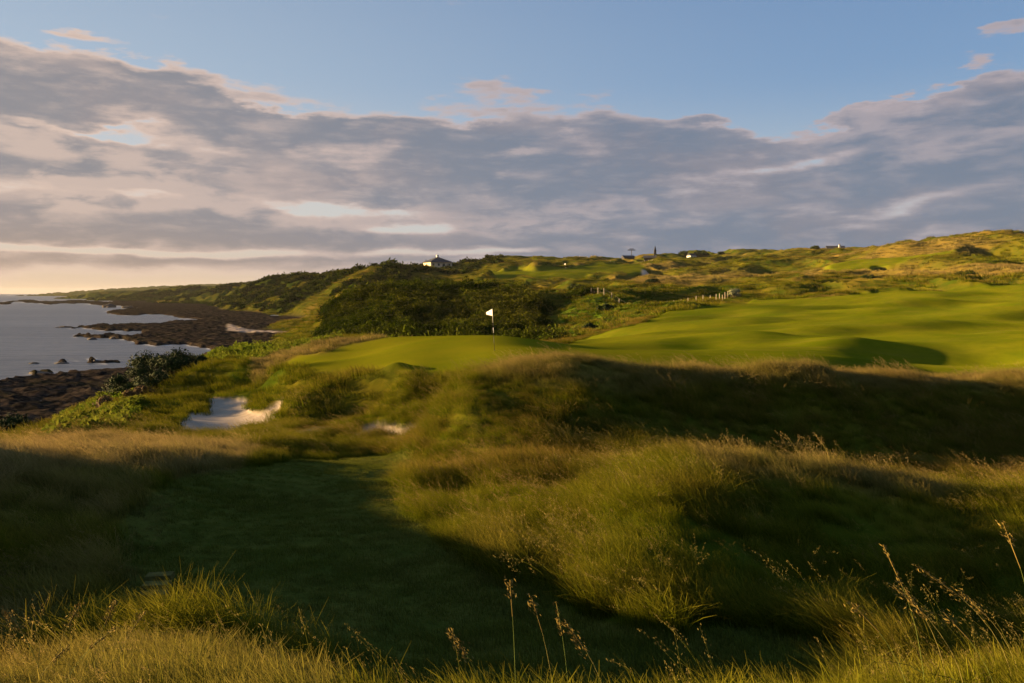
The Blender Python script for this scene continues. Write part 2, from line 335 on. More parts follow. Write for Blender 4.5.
# --- relief
D = RR
H = Hb.copy()
UX = np.where(Y > 5, 512+F*X/np.maximum(Y, 5), -9999)
def ridge(pts, amp, wdt):
    best = np.full(X.shape, 1e9)
    P = [((a-512)/F*b, b) for a, b in pts]
    for (x0, y0), (x1, y1) in zip(P[:-1], P[1:]):
        dx, dy = x1-x0, y1-y0; t_ = np.clip(((X-x0)*dx+(Y-y0)*dy)/(dx*dx+dy*dy), 0, 1)
        best = np.minimum(best, (X-x0-t_*dx)**2+(Y-y0-t_*dy)**2)
    return amp*np.exp(-best/(wdt*wdt))
H += ridge([(392, 36.2), (340, 36.8), (305, 36.4), (288, 35.4)], .6, .9)
H += ridge([(880, 51), (985, 51)], -.95, 3.8)+ridge([(845, 50), (850, 56)], .5, 3)
H += ridge([(660, 70), (760, 62)], .45, 3.5)+ridge([(620, 52), (700, 56)], -.35, 3)
H += ridge([(350, 34.4), (378, 34.2)], -.65, 1.0)
H += ridge([(402, 33.6), (404, 34.6)], .55, .8)
H += ridge([(436, 30.5), (432, 32.0)], -.3, .8)
H += ridge([(176, 52), (205, 53.5), (236, 53)], .8, 1.6)
H += ridge([(180, 48.8), (236, 49.2)], -.3, 1.0)
H += ridge([(268, 44), (256, 50)], -.5, 1.0)
H += ridge([(300, 43.5), (272, 48)], .35, 1.2)
H += ridge([(690, 15.5), (668, 12.5), (640, 10)], .24, 1.1)
H += ridge([(530, 26.2), (585, 26.4)], .38, 2.2)
H += ridge([(455, 24.5), (500, 22)], .25, 1.3)
H += ridge([(470, 16.6), (560, 16.8)], -.3, .7)
H += ridge([(470, 22.5), (452, 26)], .3, .9)
H += ridge([(600, 21), (640, 25)], -.35, 1.2)
land = sstep(Hb, ZS+0.4, ZS+3)
H += rough*land*(fbm(X/1.3, Y/1.3, 3, 3)-0.5)*0.35*sstep(D, 3, 9)
H += rough*land*(fbm(X/5, Y/5, 3, 11)-0.5)*0.7*sstep(D, 14, 40)
dune = 0.55*fbm(X/34, Y/60, 3, 21, 0.42)+0.45*fbm(X/15+3, Y/26, 2, 23, 0.4); dune = 1-np.abs(dune*2-1)*2.0
H += rough*land*(dune-0.6)*5.0*sstep(D, 110, 230)*(1-0.6*sstep(PX, 560, 330))
big = fbm(X/46, Y/75, 3, 31)
H += rough*land*(big-0.5)*13*sstep(D, 200, 380)*sstep(D, 1900, 700)
H += soft(z_scrub, 3)*(fbm(X/6, Y/6, 3, 41)-0.4)*2.0*sstep(D, 60, 110)
gul = np.abs(fbm(X/24, Y/60, 3, 47)*2-1)
H -= sstep(D, 420, 600)*sstep(PX, 345, 300)*land*sstep(0.25, 0, 1)*0 + sstep(D, 400, 600)*sstep(PX, 360, 300)*land*(1-sstep(gul, 0, 0.3))*4.5
fw = (fbm(X/13, Y/9, 2, 51)-0.5)
mw_s = soft(np.maximum(z_fair, z_green), 14)
H += mw_s*(fbm(X/8, Y/5, 2, 53)-0.5)*0.32 + mw_s*sstep(X, 2, 14)*(fw*1.1*sstep(D, 38, 60) + (fbm(X/30, Y/14, 2, 57)-0.5)*2.2*sstep(D, 60, 100))
H += soft(z_path, 8)*(fbm(X/2, Y/2, 2, 55)-0.5)*0.16
H -= soft(z_sand, 2)*0.12
# --- shore
shoal = 1-sstep(Hb, ZS+0.5, ZS+2.2)
spx = np.full(X.shape, -9999.0); spy = spx.copy()
f2 = Y > 20; spx[f2], spy[f2] = proj(X[f2], Y[f2], np.full(f2.sum(), ZS))
n1 = fbm(spx/26, spy/3.2, 4, 61)-0.5; n2 = fbm(spx/9, spy/1.6, 3, 66)-0.5
qx, qy = spx+n1*40, spy+n1*5+n2*3
shelf = np.zeros(X.shape)
for poly in ([(-900, 388), (0, 383), (60, 376), (150, 371), (240, 370), (240, 480), (-900, 500)],
             [(70, 337), (100, 334), (130, 335), (140, 331), (215, 326), (330, 320), (330, 372), (190, 372), (205, 350), (190, 345), (130, 345), (118, 339)],
             [(70, 329), (100, 326), (150, 324), (190, 320), (178, 316), (105, 314), (100, 309), (150, 308), (330, 304), (330, 335), (215, 331), (120, 331)],
             [(-400, 304.0), (0, 302.3), (60, 301), (100, 300), (330, 302), (330, 309), (140, 308), (90, 304.5), (0, 303.8)],
             [(48, 363), (60, 361), (90, 360), (138, 360.5), (138, 362.5), (60, 363.5)], [(24, 374), (40, 371.5), (72, 372), (70, 374.5)]):
    shelf = np.maximum(shelf, inpoly(qx, qy, poly))
shelf = soft(shelf.astype(float), 2)
ridg = 1-np.abs(fbm(X/7, Y/3.5, 4, 71)*2-1)
ridg2 = fbm(X/1.8, Y/1.8, 3, 75)
hs = ZS+shelf*(0.15+1.1*(ridg-0.62)*sstep(D, 0, 90)+0.55*(ridg2-0.35)+0.25)-(1-shelf)*2.0+shelf*0.7*(fbm(X/30, Y/18, 3, 79)-0.45)
H = H*(1-shoal)+hs*shoal
H = np.where((Y < 20) & (Hb < ZS+1), ZS-3, H)
rock = soft(np.clip(shoal*1.2, 0, 1)*(1-z_beach), 1)
def sample(arr, x, y):
    r = np.hypot(x, y); t = np.degrees(np.arctan2(x, y))
    fi = np.interp(t, th, np.arange(len(th))); fj = (np.log(r)-math.log(0.8))/(math.log(4200)-math.log(0.8))*(NR-1)
    i = np.clip(fi.astype(int), 0, len(th)-2); j = np.clip(fj.astype(int), 0, NR-2); a = fi-i; b = fj-j
    return (arr[i, j]*(1-a)+arr[i+1, j]*a)*(1-b)+(arr[i, j+1]*(1-a)+arr[i+1, j+1]*a)*b
def ground(x, y): return float(sample(H, np.array([x]), np.array([y]))[0])

# ------------------------------------------------------------------ materials
def new_mat(name):
    m = bpy.data.materials.new(name); m.use_nodes = True; m.node_tree.nodes.clear(); return m, NT(m.node_tree)
def finish(t, sh):
    o = t.node('ShaderNodeOutputMaterial'); t.l.new(sh, o.inputs[0])
def plain(name, colr, rough_=0.85, spec=0.2, vary=0.25, scale=3.0, metal=0.0):
    m, t = new_mat(name); g = t.node('ShaderNodeTexCoord')
    nz = t.noise(g.outputs['Object'], scale, 5, 0.6)
    c = t.mix(t.ss(nz, 0.3, 0.7), [x*(1-vary) for x in colr], [min(1, x*(1+vary)) for x in colr])
    b = t.node('ShaderNodeBsdfPrincipled'); t.l.new(c, b.inputs['Base Color'])
    b.inputs['Roughness'].default_value = rough_; b.inputs['Specular IOR Level'].default_value = spec; b.inputs['Metallic'].default_value = metal
    finish(t, b.outputs[0]); return m

def attr(t, name): return t.node('ShaderNodeAttribute', attribute_name=name).outputs['Fac']
M_ground, t = new_mat('ground')
pos = t.node('ShaderNodeNewGeometry').outputs['Position']
nA = t.noise(pos, 0.022, 5, 0.6); nB = t.noise(pos, 0.16, 5, 0.62); nC = t.noise(pos, 1.4, 4, 0.6); nD = t.noise(pos, 14, 3, 0.6)
rg = t.mix(t.ss(nB, 0.36, 0.62), (0.036, 0.055, 0.004), (0.085, 0.075, 0.007))
rg = t.mix(t.m('MULTIPLY', t.ss(nA, 0.50, 0.66), 0.75), rg, (0.150, 0.098, 0.022))
rg = t.mix(t.m('MULTIPLY', t.ss(nC, 0.45, 0.7), 0.5), rg, (0.045, 0.060, 0.006))
rg = t.mix(t.m('MULTIPLY', attr(t, 'dry'), 0.7), rg, (0.17, 0.110, 0.030))
mw = t.mix(t.ss(nB, 0.3, 0.7), (0.070, 0.092, 0.003), (0.122, 0.124, 0.005))
mw = t.mix(t.m('MULTIPLY', t.ss(nC, 0.4, 0.75), 0.3), mw, (0.05, 0.070, 0.005))
nS = t.noise(t.vmul(pos, (0.25, 1.6, 1.0)), 0.5, 4, 0.65)
mw = t.mix(t.m('MULTIPLY', t.ss(nS, 0.48, 0.7), 0.35), mw, (0.150, 0.130, 0.018))
gr = t.mix(t.ss(nB, 0.3, 0.7), (0.098, 0.110, 0.004), (0.135, 0.130, 0.006))
pa = t.mix(t.ss(nC, 0.3, 0.7), (0.050, 0.064, 0.010), (0.092, 0.096, 0.018))
pa = t.mix(t.m('MULTIPLY', t.ss(nD, 0.45, 0.7), 0.5), pa, (0.022, 0.026, 0.006))
sc = t.mix(t.ss(nB, 0.35, 0.65), (0.014, 0.024, 0.003), (0.036, 0.048, 0.005))
sa = t.mix(t.ss(nC, 0.3, 0.7), (0.31, 0.26, 0.205), (0.38, 0.315, 0.25))
rk = t.mix(t.ss(t.m('ADD', t.m('MULTIPLY', nC, 0.5), t.m('MULTIPLY', t.noise(pos, 0.35, 6, 0.7), 0.5)), 0.40, 0.62), (0.008, 0.007, 0.006), (0.046, 0.035, 0.026))
rk = t.mix(t.m('MULTIPLY', t.ss(nB, 0.52, 0.66), 0.6), rk, (0.028, 0.025, 0.009))
hb = t.mix(t.ss(nB, 0.3, 0.7), (0.045, 0.080, 0.005), (0.08, 0.115, 0.008))
c = rg
for a_, k_ in (('herb', hb), ('scrub', sc), ('fair', mw), ('green', gr), ('path', pa), ('rock', rk), ('beach', (0.30, 0.24, 0.19)), ('sand', sa)):
    c = t.mix(attr(t, a_), c, k_)
bp = t.node('ShaderNodeBsdfDiffuse'); t.l.new(c, bp.inputs['Color']); bp.inputs['Roughness'].default_value = 0.4
bs = t.node('ShaderNodeBump'); bs.inputs['Strength'].default_value = 0.6; bs.inputs['Distance'].default_value = 0.12
hh = t.m('ADD', t.m('MULTIPLY', nD, 0.25), t.m('MULTIPLY', nC, 0.9))
hh = t.m('MULTIPLY', hh, t.m('SUBTRACT', 1.0, t.m('MULTIPLY', t.m('ADD', attr(t, 'green'), t.m('ADD', attr(t, 'fair'), attr(t, 'sand')), clamp=True), 0.85)))
t.l.new(hh, bs.inputs['Height']); t.l.new(bs.outputs[0], bp.inputs['Normal'])
finish(t, bp.outputs[0])

def grass_mat(name, low, mid, tipc, dryc, trans=0.35, nscale=0.35):
    m, t = new_mat(name)
    oi = t.node('ShaderNodeObjectInfo'); loc = oi.outputs['Location']; hg = attr(t, 'hgt')
    zn = t.noise(loc, nscale, 3, 0.6); zn2 = t.noise(loc, nscale*0.25, 2, 0.5)
    tip = t.mix(t.ss(zn2, 0.42, 0.6), tipc, dryc)
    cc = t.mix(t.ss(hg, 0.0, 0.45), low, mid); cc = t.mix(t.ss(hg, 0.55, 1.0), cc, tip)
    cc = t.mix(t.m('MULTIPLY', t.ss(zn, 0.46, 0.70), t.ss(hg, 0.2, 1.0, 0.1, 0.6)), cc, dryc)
    pale = t.node('ShaderNodeAttribute', attribute_type='INSTANCER', attribute_name='dry').outputs['Fac']
    cc = t.mix(t.m('MULTIPLY', pale, t.ss(hg, 0.1, 0.9, 0.35, 0.95)), cc, (0.26, 0.185, 0.075))
    rnd = t.m('ADD', t.m('MULTIPLY', oi.outputs['Random'], 0.7), 0.65)
    v = t.node('ShaderNodeVectorMath', operation='SCALE'); t.l.new(cc, v.inputs[0]); t.l.new(rnd, v.inputs['Scale'])
    d = t.node('ShaderNodeBsdfDiffuse'); tr = t.node('ShaderNodeBsdfTranslucent')
    t.l.new(v.outputs[0], d.inputs[0]); t.l.new(v.outputs[0], tr.inputs[0])
    mx = t.node('ShaderNodeMixShader'); mx.inputs[0].default_value = trans
    t.l.new(d.outputs[0], mx.inputs[1]); t.l.new(tr.outputs[0], mx.inputs[2]); finish(t, mx.outputs[0]); return m
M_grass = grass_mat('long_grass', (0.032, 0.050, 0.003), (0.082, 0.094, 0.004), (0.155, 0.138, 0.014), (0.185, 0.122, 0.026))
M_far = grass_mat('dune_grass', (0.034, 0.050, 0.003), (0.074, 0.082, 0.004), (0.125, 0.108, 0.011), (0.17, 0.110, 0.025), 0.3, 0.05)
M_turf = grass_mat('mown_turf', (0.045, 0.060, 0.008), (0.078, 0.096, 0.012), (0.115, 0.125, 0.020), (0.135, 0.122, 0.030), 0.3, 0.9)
M_shrub = grass_mat('shrub_leaf', (0.006, 0.011, 0.001), (0.014, 0.023, 0.002), (0.030, 0.042, 0.003), (0.048, 0.050, 0.006), 0.15, 0.04)  # dark gorse green, deepened further to carry the hillside's shade
M_herb = grass_mat('herb_leaf', (0.028, 0.055, 0.004), (0.060, 0.098, 0.007), (0.100, 0.125, 0.012), (0.11, 0.11, 0.015), 0.35, 0.3)
M_gorse = plain('gorse_leaf', (0.018, 0.030, 0.004), 0.8, 0.1, 0.5, 2.2)
M_rust = plain('rusty_leaf', (0.085, 0.050, 0.016), 0.8, 0.1, 0.5, 2.2)
M_bark = plain('bark', (0.07, 0.05, 0.035)); M_stone = plain('shore_stone', (0.055, 0.042, 0.032), 0.8, 0.3, 0.5, 1.5)

# ------------------------------------------------------------------ build the ground, split by what covers it
NT_, NC = X.shape
co = np.stack([X, Y, H], -1).reshape(-1, 3)
dTh = np.stack([np.gradient(X, axis=0), np.gradient(Y, axis=0), np.gradient(H, axis=0)], -1)
dR = np.stack([np.gradient(X, axis=1), np.gradient(Y, axis=1), np.gradient(H, axis=1)], -1)
nor = np.cross(dR, dTh); nor[nor[..., 2] < 0] *= -1
nor /= np.linalg.norm(nor, axis=-1, keepdims=True); nor = nor.reshape(-1, 3)
dry = np.clip(zone([(-300, 452), (0, 446), (60, 440), (200, 438), (260, 452), (230, 474), (120, 480), (-300, 500)], 11, 27)*0.9
      + zone([(-300, 490), (0, 475), (130, 480), (170, 500), (140, 560), (110, 640), (-300, 700)], 5, 16)*0.45*sstep(fbm(X/1.6, Y/1.6, 3, 93), .35, .6)
      + zone([(250, 380), (250, 362), (330, 342), (420, 333), (430, 337), (330, 352), (290, 366)], 45, 80)*0.8
      + zone([(480, 392), (540, 362), (700, 366), (1030, 372), (1030, 392), (700, 386)], 23, 40)*0.55
      + zone([(-300, 690), (0, 650), (150, 640), (350, 680), (350, 900), (-300, 900)], 2, 5.6)*0.30
      + zone([(690, 480), (700, 440), (850, 462), (960, 480), (960, 505), (850, 490)], 12, 17)*0.5, 0, 1)
dry = np.clip(dry+zone([(560, 262), (760, 252), (1300, 225), (1300, 270), (1024, 285), (820, 292), (640, 290)], 195, 700)*sstep(fbm(X/45, Y/60, 4, 87), 0.46, 0.62)*0.8, 0, 1)
dry = soft(dry, 3)
head_ = sstep(D, 330, 480)*sstep(PX, 360, 300)*(1-np.clip(z_beach, 0, 1))*(0.05+0.6*(fbm(X/50, Y/90, 3, 83) > 0.50))
ATT = dict(green=g_green, fair=g_fair, path=g_path, sand=g_sand, rock=rock, scrub=np.maximum(soft(z_scrub, 2), soft(head_, 2))*(1-rock), herb=soft(np.maximum(z_herb, z_herb0), 2), beach=soft(z_beach, 2)*shoal, dry=dry)
II, JJ = np.meshgrid(np.arange(NT_-1), np.arange(NC-1), indexing='ij')
q = np.stack([II*NC+JJ, II*NC+JJ+1, (II+1)*NC+JJ+1, (II+1)*NC+JJ], -1).reshape(-1, 4)[:, ::-1]
def fm(m): return np.maximum.reduce([m[:-1, :-1], m[1:, :-1], m[:-1, 1:], m[1:, 1:]]).reshape(-1) > 0.5
cls = np.zeros(len(q), int)
cls[fm((shoal > 0.5).astype(float))] = 5
cls[fm(z_fair)] = 1; cls[fm(z_green)] = 2; cls[fm(z_path)] = 3; cls[fm(z_sand)] = 4
def sheet(name, faces, mat, **kw):
    used, inv = np.unique(faces, return_inverse=True); inv = inv.reshape(faces.shape)
    me = bpy.data.meshes.new(name); me.vertices.add(len(used)); me.vertices.foreach_set('co', co[used].astype(np.float32).ravel())
    me.loops.add(inv.size); me.loops.foreach_set('vertex_index', inv.ravel().astype(np.int32))
    me.polygons.add(len(inv)); me.polygons.foreach_set('loop_start', np.arange(0, inv.size, 4, dtype=np.int32))
    me.update(calc_edges=True); me.polygons.foreach_set('use_smooth', np.ones(len(inv), bool))
    for k, a in ATT.items():
        at_ = me.attributes.new(k, 'FLOAT', 'POINT'); at_.data.foreach_set('value', a.reshape(-1)[used].astype(np.float32))
    me.normals_split_custom_set_from_vertices(nor[used].astype(np.float32))
    me.materials.append(mat); o = bpy.data.objects.new(name, me); C.objects.link(o); return tag(o, **kw)
for k, (nm, lab) in enumerate([('ground', 'dune land of rough grass'), ('fairway', 'mown golf fairway'), ('putting_green', 'smooth putting green round the flagstick'),
                               ('mown_path', 'mown grass path in the hollow'), ('bunker_sand', 'pale sand of the bunkers'), ('rocky_shore', 'dark rocks at the sea edge')]):
    sheet(nm, q[cls == k], M_ground, kind='structure')

# ------------------------------------------------------------------ sea
M_sea, t = new_mat('sea')
p = t.node('ShaderNodeNewGeometry').outputs['Position']
ps = t.vmul(p, (0.25, 1.0, 1.0))
w1 = t.noise(ps, 0.11, 4, 0.6); w2 = t.noise(ps, 0.9, 4, 0.6); w3 = t.noise(t.vmul(p, (0.12, 1, 1)), 0.02, 3, 0.5)
b = t.node('ShaderNodeBsdfPrincipled'); b.inputs['IOR'].default_value = 1.33
t.l.new(t.mix(t.ss(w3, 0.35, 0.65), (0.020, 0.030, 0.045), (0.040, 0.052, 0.072)), b.inputs['Base Color'])
b.inputs['Roughness'].default_value = 0.32
bu = t.node('ShaderNodeBump'); bu.inputs['Strength'].default_value = 1.0; bu.inputs['Distance'].default_value = 1.6
t.l.new(t.m('ADD', w1, t.m('MULTIPLY', w2, 0.35)), bu.inputs['Height']); t.l.new(bu.outputs[0], b.inputs['Normal'])
fd = t.node('ShaderNodeBsdfDiffuse'); fd.inputs[0].default_value = (.55, .55, .55, 1); fx = t.node('ShaderNodeMixShader'); t.l.new(t.m('MULTIPLY', attr(t, 'foam'), 0.8), fx.inputs[0])
t.l.new(b.outputs[0], fx.inputs[1]); t.l.new(fd.outputs[0], fx.inputs[2]); finish(t, fx.outputs[0])
qi, qj = slice(None, None, 2), slice(None, None, 2)
sx, sy = X[qi, qj], Y[qi, qj]; ni, nj = sx.shape
near_rock = soft((H > ZS-0.02).astype(float), 7)*(H < ZS+0.1)
foam = np.clip(near_rock*2.2, 0, 1)*sstep(fbm(spx/7, spy/1.2, 3, 111), .50, .62)*(Y > 30)
sv = np.stack([sx, sy, np.full(sx.shape, ZS)], -1).reshape(-1, 3)
ang = np.radians(th[qi]); sv = np.r_[sv, np.stack([np.sin(ang)*12000, np.cos(ang)*12000, np.full(ni, ZS)], 1)]
I2, J2 = np.meshgrid(np.arange(ni-1), np.arange(nj-1), indexing='ij')
sf = np.stack([I2*nj+J2, (I2+1)*nj+J2, (I2+1)*nj+J2+1, I2*nj+J2+1], -1).reshape(-1, 4)[:, ::-1]
k_ = np.arange(ni-1); sf = np.r_[sf, np.stack([k_*nj+nj-1, ni*nj+k_, ni*nj+k_+1, (k_+1)*nj+nj-1], 1)]
me = bpy.data.meshes.new('sea'); me.vertices.add(len(sv)); me.vertices.foreach_set('co', sv.astype(np.float32).ravel())
me.loops.add(sf.size); me.loops.foreach_set('vertex_index', sf.ravel().astype(np.int32)); me.polygons.add(len(sf)); me.polygons.foreach_set('loop_start', np.arange(0, sf.size, 4, dtype=np.int32)); me.update(calc_edges=True)
at_ = me.attributes.new('foam', 'FLOAT', 'POINT'); at_.data.foreach_set('value', np.r_[foam[qi, qj].ravel(), np.zeros(ni)].astype(np.float32))
me.materials.append(M_sea); o = bpy.data.objects.new('sea', me); C.objects.link(o); tag(o, kind='structure')

# ------------------------------------------------------------------ grass: tufts instanced over the rough
def tuft(name, nb, foot, hgt, wid, lean, mat, seg=3, seed=0, head=0.3, hv=0.35):
    g = np.random.default_rng(seed); V = []; Fq = []; hat = []
    for b_ in range(nb):
        a = g.uniform(0, 2*np.pi); rad = foot*math.sqrt(g.uniform()); x0, y0 = rad*math.cos(a), rad*math.sin(a)
        L = hgt*g.uniform(1-hv, 1+hv*0.6); ln = lean*g.uniform(0.3, 1.5); da = g.normal(0, 0.5)+math.pi
        dx, dy = math.cos(da), math.sin(da); wa = g.uniform(0, math.pi); wx, wy = math.cos(wa), math.sin(wa)
        hd = g.uniform() < head; st = len(V)
        for i in range(seg+1):
            s_ = i/seg; off = ln*L*s_**1.8; z = L*s_*(1-0.18*ln*s_)
            ww = wid*(1-0.75*s_)*0.5
            if hd: ww = wid*0.5*(0.45 if s_ < 0.7 else (1.35 if i < seg else 0.25))
            if i == 0: z = -0.04
            for sg in (-1, 1):
                V.append((x0+dx*off+sg*wx*ww, y0+dy*off+sg*wy*ww, z)); hat.append(s_)
        for i in range(seg): Fq.append((st+2*i, st+2*i+1, st+2*i+3, st+2*i+2))
    me = bpy.data.meshes.new(name); me.from_pydata(V, [], Fq); me.materials.append(mat)
    at_ = me.attributes.new('hgt', 'FLOAT', 'POINT'); at_.data.foreach_set('value', np.array(hat, np.float32))
    return bpy.data.objects.new(name, me)
def clump(name, nl, size, mat, seed=0, leaf=0.12, flat=0.7):
    g = np.random.default_rng(seed); V = []; Fq = []; hat = []
    for k in range(nl):
        d = g.normal(size=3); d /= np.linalg.norm(d); d[2] = abs(d[2]); rr_ = size*g.uniform(0.55, 1.05)*(1+0.25*math.sin(3*d[0]+seed)*math.cos(4*d[1]))
        c_ = np.array([d[0]*rr_, d[1]*rr_, d[2]*rr_*flat]); a = g.normal(size=3); a /= np.linalg.norm(a); b_ = np.cross(a, d+g.normal(size=3)*.5); b_ /= np.linalg.norm(b_)
        s_ = leaf*g.uniform(0.6, 1.5); i = len(V)
        V += [tuple(c_-a*s_), tuple(c_-b_*s_*0.45), tuple(c_+a*s_), tuple(c_+b_*s_*0.45)]; Fq.append((i, i+1, i+2, i+3))
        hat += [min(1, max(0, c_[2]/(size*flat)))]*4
    me = bpy.data.meshes.new(name); me.from_pydata(V, [], Fq); me.materials.append(mat)
    at_ = me.attributes.new('hgt', 'FLOAT', 'POINT'); at_.data.foreach_set('value', np.array(hat, np.float32))
    return bpy.data.objects.new(name, me)
def scatter(name, xs, ys, zs, rot, scl, sz, dr, kinds, **kw):
    lib = bpy.data.collections.new(name+'_kinds')
    for k_ in kinds: lib.objects.link(k_)
    me = bpy.data.meshes.new(name); n_ = len(xs); me.vertices.add(n_)
    me.vertices.foreach_set('co', np.stack([xs, ys, zs], 1).astype(np.float32).ravel())
    def put(nm, typ, a):
        at_ = me.attributes.new(nm, typ, 'POINT'); at_.data.foreach_set('value' if typ != 'FLOAT_VECTOR' else 'vector', a.ravel())
    put('rot', 'FLOAT_VECTOR', rot.astype(np.float32)); put('scl', 'FLOAT_VECTOR', np.stack([scl, scl, sz], 1).astype(np.float32))
    put('which', 'INT', rng.integers(0, len(kinds), n_).astype(np.int32)); put('dry', 'FLOAT', dr.astype(np.float32))
    o = bpy.data.objects.new(name, me); C.objects.link(o)
    ng = bpy.data.node_groups.new(name, 'GeometryNodeTree')
    ng.interface.new_socket('Geometry', in_out='INPUT', socket_type='NodeSocketGeometry'); ng.interface.new_socket('Geometry', in_out='OUTPUT', socket_type='NodeSocketGeometry')
    gi = ng.nodes.new('NodeGroupInput'); go = ng.nodes.new('NodeGroupOutput')
    ci = ng.nodes.new('GeometryNodeCollectionInfo'); ci.inputs['Collection'].default_value = lib; ci.inputs['Separate Children'].default_value = True; ci.inputs['Reset Children'].default_value = True
    ip = ng.nodes.new('GeometryNodeInstanceOnPoints'); ip.inputs['Pick Instance'].default_value = True
    def na(nm, typ):
        a = ng.nodes.new('GeometryNodeInputNamedAttribute'); a.data_type = typ; a.inputs['Name'].default_value = nm; return a.outputs['Attribute']
    L = ng.links
    L.new(gi.outputs[0], ip.inputs['Points']); L.new(ci.outputs[0], ip.inputs['Instance'])
    L.new(na('which', 'INT'), ip.inputs['Instance Index'])
    er = ng.nodes.new('FunctionNodeEulerToRotation'); L.new(na('rot', 'FLOAT_VECTOR'), er.inputs[0]); L.new(er.outputs[0], ip.inputs['Rotation'])
    L.new(na('scl', 'FLOAT_VECTOR'), ip.inputs['Scale']); L.new(ip.outputs[0], go.inputs[0])
    md = o.modifiers.new('scatter', 'NODES'); md.node_group = ng
    return tag(o, kind='stuff', **kw)
def spread(nc, y0, y1, tmax=0.74):
    """random ground points, even per square metre, between two depths"""
    Yr = np.sqrt(rng.uniform(y0*y0, y1*y1, nc)); tr = rng.uniform(-tmax, tmax, nc); return Yr*tr, Yr
def rough_at(x, y): return 1-np.clip(sample(np.maximum(mown, np.maximum(z_sand, soft((shoal > .3).astype(float), 1))), x, y), 0, 1)
def rots(n_, wind=0.9):
    r_ = np.zeros((n_, 3)); r_[:, 0] = rng.normal(0, 0.08, n_); r_[:, 1] = rng.normal(0, 0.08, n_); r_[:, 2] = rng.normal(0, wind, n_); return r_
def grass_layer(name, label, dens, y0, y1, kinds, s0=1.0, cond=None, tmax=0.74, hv=0.5):
    area = tmax*(y1*y1-y0*y0); x, y = spread(int(dens*area), y0, y1, tmax)
    keep = rng.uniform(size=len(x)) < np.clip((rough_at(x, y) if cond is None else cond(x, y))*1.6-0.3, 0, 1)
    x, y = x[keep], y[keep]; z = sample(H, x, y)
    sc_ = s0*(0.30+1.4*fbm(x/2.6, y/2.6, 3, 91))*rng.uniform(0.8, 1.2, len(x)); hz = sc_*(0.7+hv*fbm(x/1.1+7, y/1.1, 2, 95))
    scatter(name, x, y, z, rots(len(x)), sc_, hz, np.clip(sample(dry, x, y)*rng.uniform(0.5, 1.2, len(x)), 0, 1), kinds, label=label, cat='grass')
    return len(x)
cnt = {}
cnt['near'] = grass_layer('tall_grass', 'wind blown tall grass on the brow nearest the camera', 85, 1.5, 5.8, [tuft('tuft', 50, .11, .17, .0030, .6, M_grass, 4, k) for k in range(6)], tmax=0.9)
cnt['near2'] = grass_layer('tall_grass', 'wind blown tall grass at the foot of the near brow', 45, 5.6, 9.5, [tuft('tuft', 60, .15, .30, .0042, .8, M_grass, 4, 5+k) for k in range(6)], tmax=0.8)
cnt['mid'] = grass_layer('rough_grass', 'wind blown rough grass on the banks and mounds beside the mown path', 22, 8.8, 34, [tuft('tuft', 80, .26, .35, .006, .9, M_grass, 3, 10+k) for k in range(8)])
def wisp(name, ns, foot, hgt, wid, lean, mat, seed):
    g = np.random.default_rng(seed); V = []; Q = []; hat = []
    for b_ in range(ns):
        a = g.uniform(0, 6.28); rad = foot*math.sqrt(g.uniform()); x0, y0 = rad*math.cos(a), rad*math.sin(a)
        L = hgt*g.uniform(.6, 1.15); ln = lean*g.uniform(.5, 1.5); da = g.normal(0, .45)+math.pi; dx, dy = math.cos(da), math.sin(da); st = len(V)
        wa = g.uniform(0, math.pi); wx, wy = math.cos(wa), math.sin(wa)
        for i in range(7):
            q_ = i/6; ww = wid*.5*(1-.4*q_); V += [(x0+dx*ln*L*q_**2+sg*wx*ww, y0+dy*ln*L*q_**2+sg*wy*ww, L*q_*(1-.2*ln*q_)-.03*(i == 0)) for sg in (-1, 1)]; hat += [q_*.8]*2
        Q += [(st+2*i, st+2*i+1, st+2*i+3, st+2*i+2) for i in range(6)]
        for k in range(22):                         # loose seed head
            q_ = g.uniform(.72, 1.04); c_ = np.array([x0+dx*ln*L*q_**2, y0+dy*ln*L*q_**2, L*q_*(1-.2*ln*q_)])+g.normal(size=3)*wid*3.2*(1.25-q_)*2.2
            d_ = g.normal(size=3)*.5+np.array([dx, dy, 1.0]); d_ /= np.linalg.norm(d_); e_ = np.cross(d_, g.normal(size=3)); e_ /= np.linalg.norm(e_); sz_ = wid*1.5; i0 = len(V)
            V += [tuple(c_-d_*sz_*1.5), tuple(c_-e_*sz_*.4), tuple(c_+d_*sz_*1.5), tuple(c_+e_*sz_*.4)]; Q.append((i0, i0+1, i0+2, i0+3)); hat += [1.0]*4
    me = bpy.data.meshes.new(name); me.from_pydata(V, [], Q); me.materials.append(mat)
    at_ = me.attributes.new('hgt', 'FLOAT', 'POINT'); at_.data.foreach_set('value', np.array(hat, np.float32)); return bpy.data.objects.new(name, me)
M_wisp = grass_mat('seeding_grass', (0.035, 0.055, 0.004), (0.10, 0.105, 0.012), (0.17, 0.135, 0.040), (0.20, 0.135, 0.050), 0.4, 0.5)
cnt['wispnear'] = grass_layer('seeding_grass', 'thin seeding stems rising out of the grass nearest the camera', 4.5, 2.6, 6.5, [wisp('wisp', 5, .12, .34, .0022, .55, M_wisp, k) for k in range(6)], tmax=0.9)
cnt['wisp'] = grass_layer('wispy_grass', 'loose wind bent seed stems standing above the rough on the mounds', 2.2, 8, 36, [wisp('wisp', 9, .3, .62, .005, .9, M_wisp, 20+k) for k in range(6)])
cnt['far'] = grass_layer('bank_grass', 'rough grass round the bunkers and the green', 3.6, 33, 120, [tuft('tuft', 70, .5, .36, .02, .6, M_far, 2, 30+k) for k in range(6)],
   cond=lambda x, y: rough_at(x, y)*(1-np.clip(sample(z_scrub, x, y), 0, 1)))
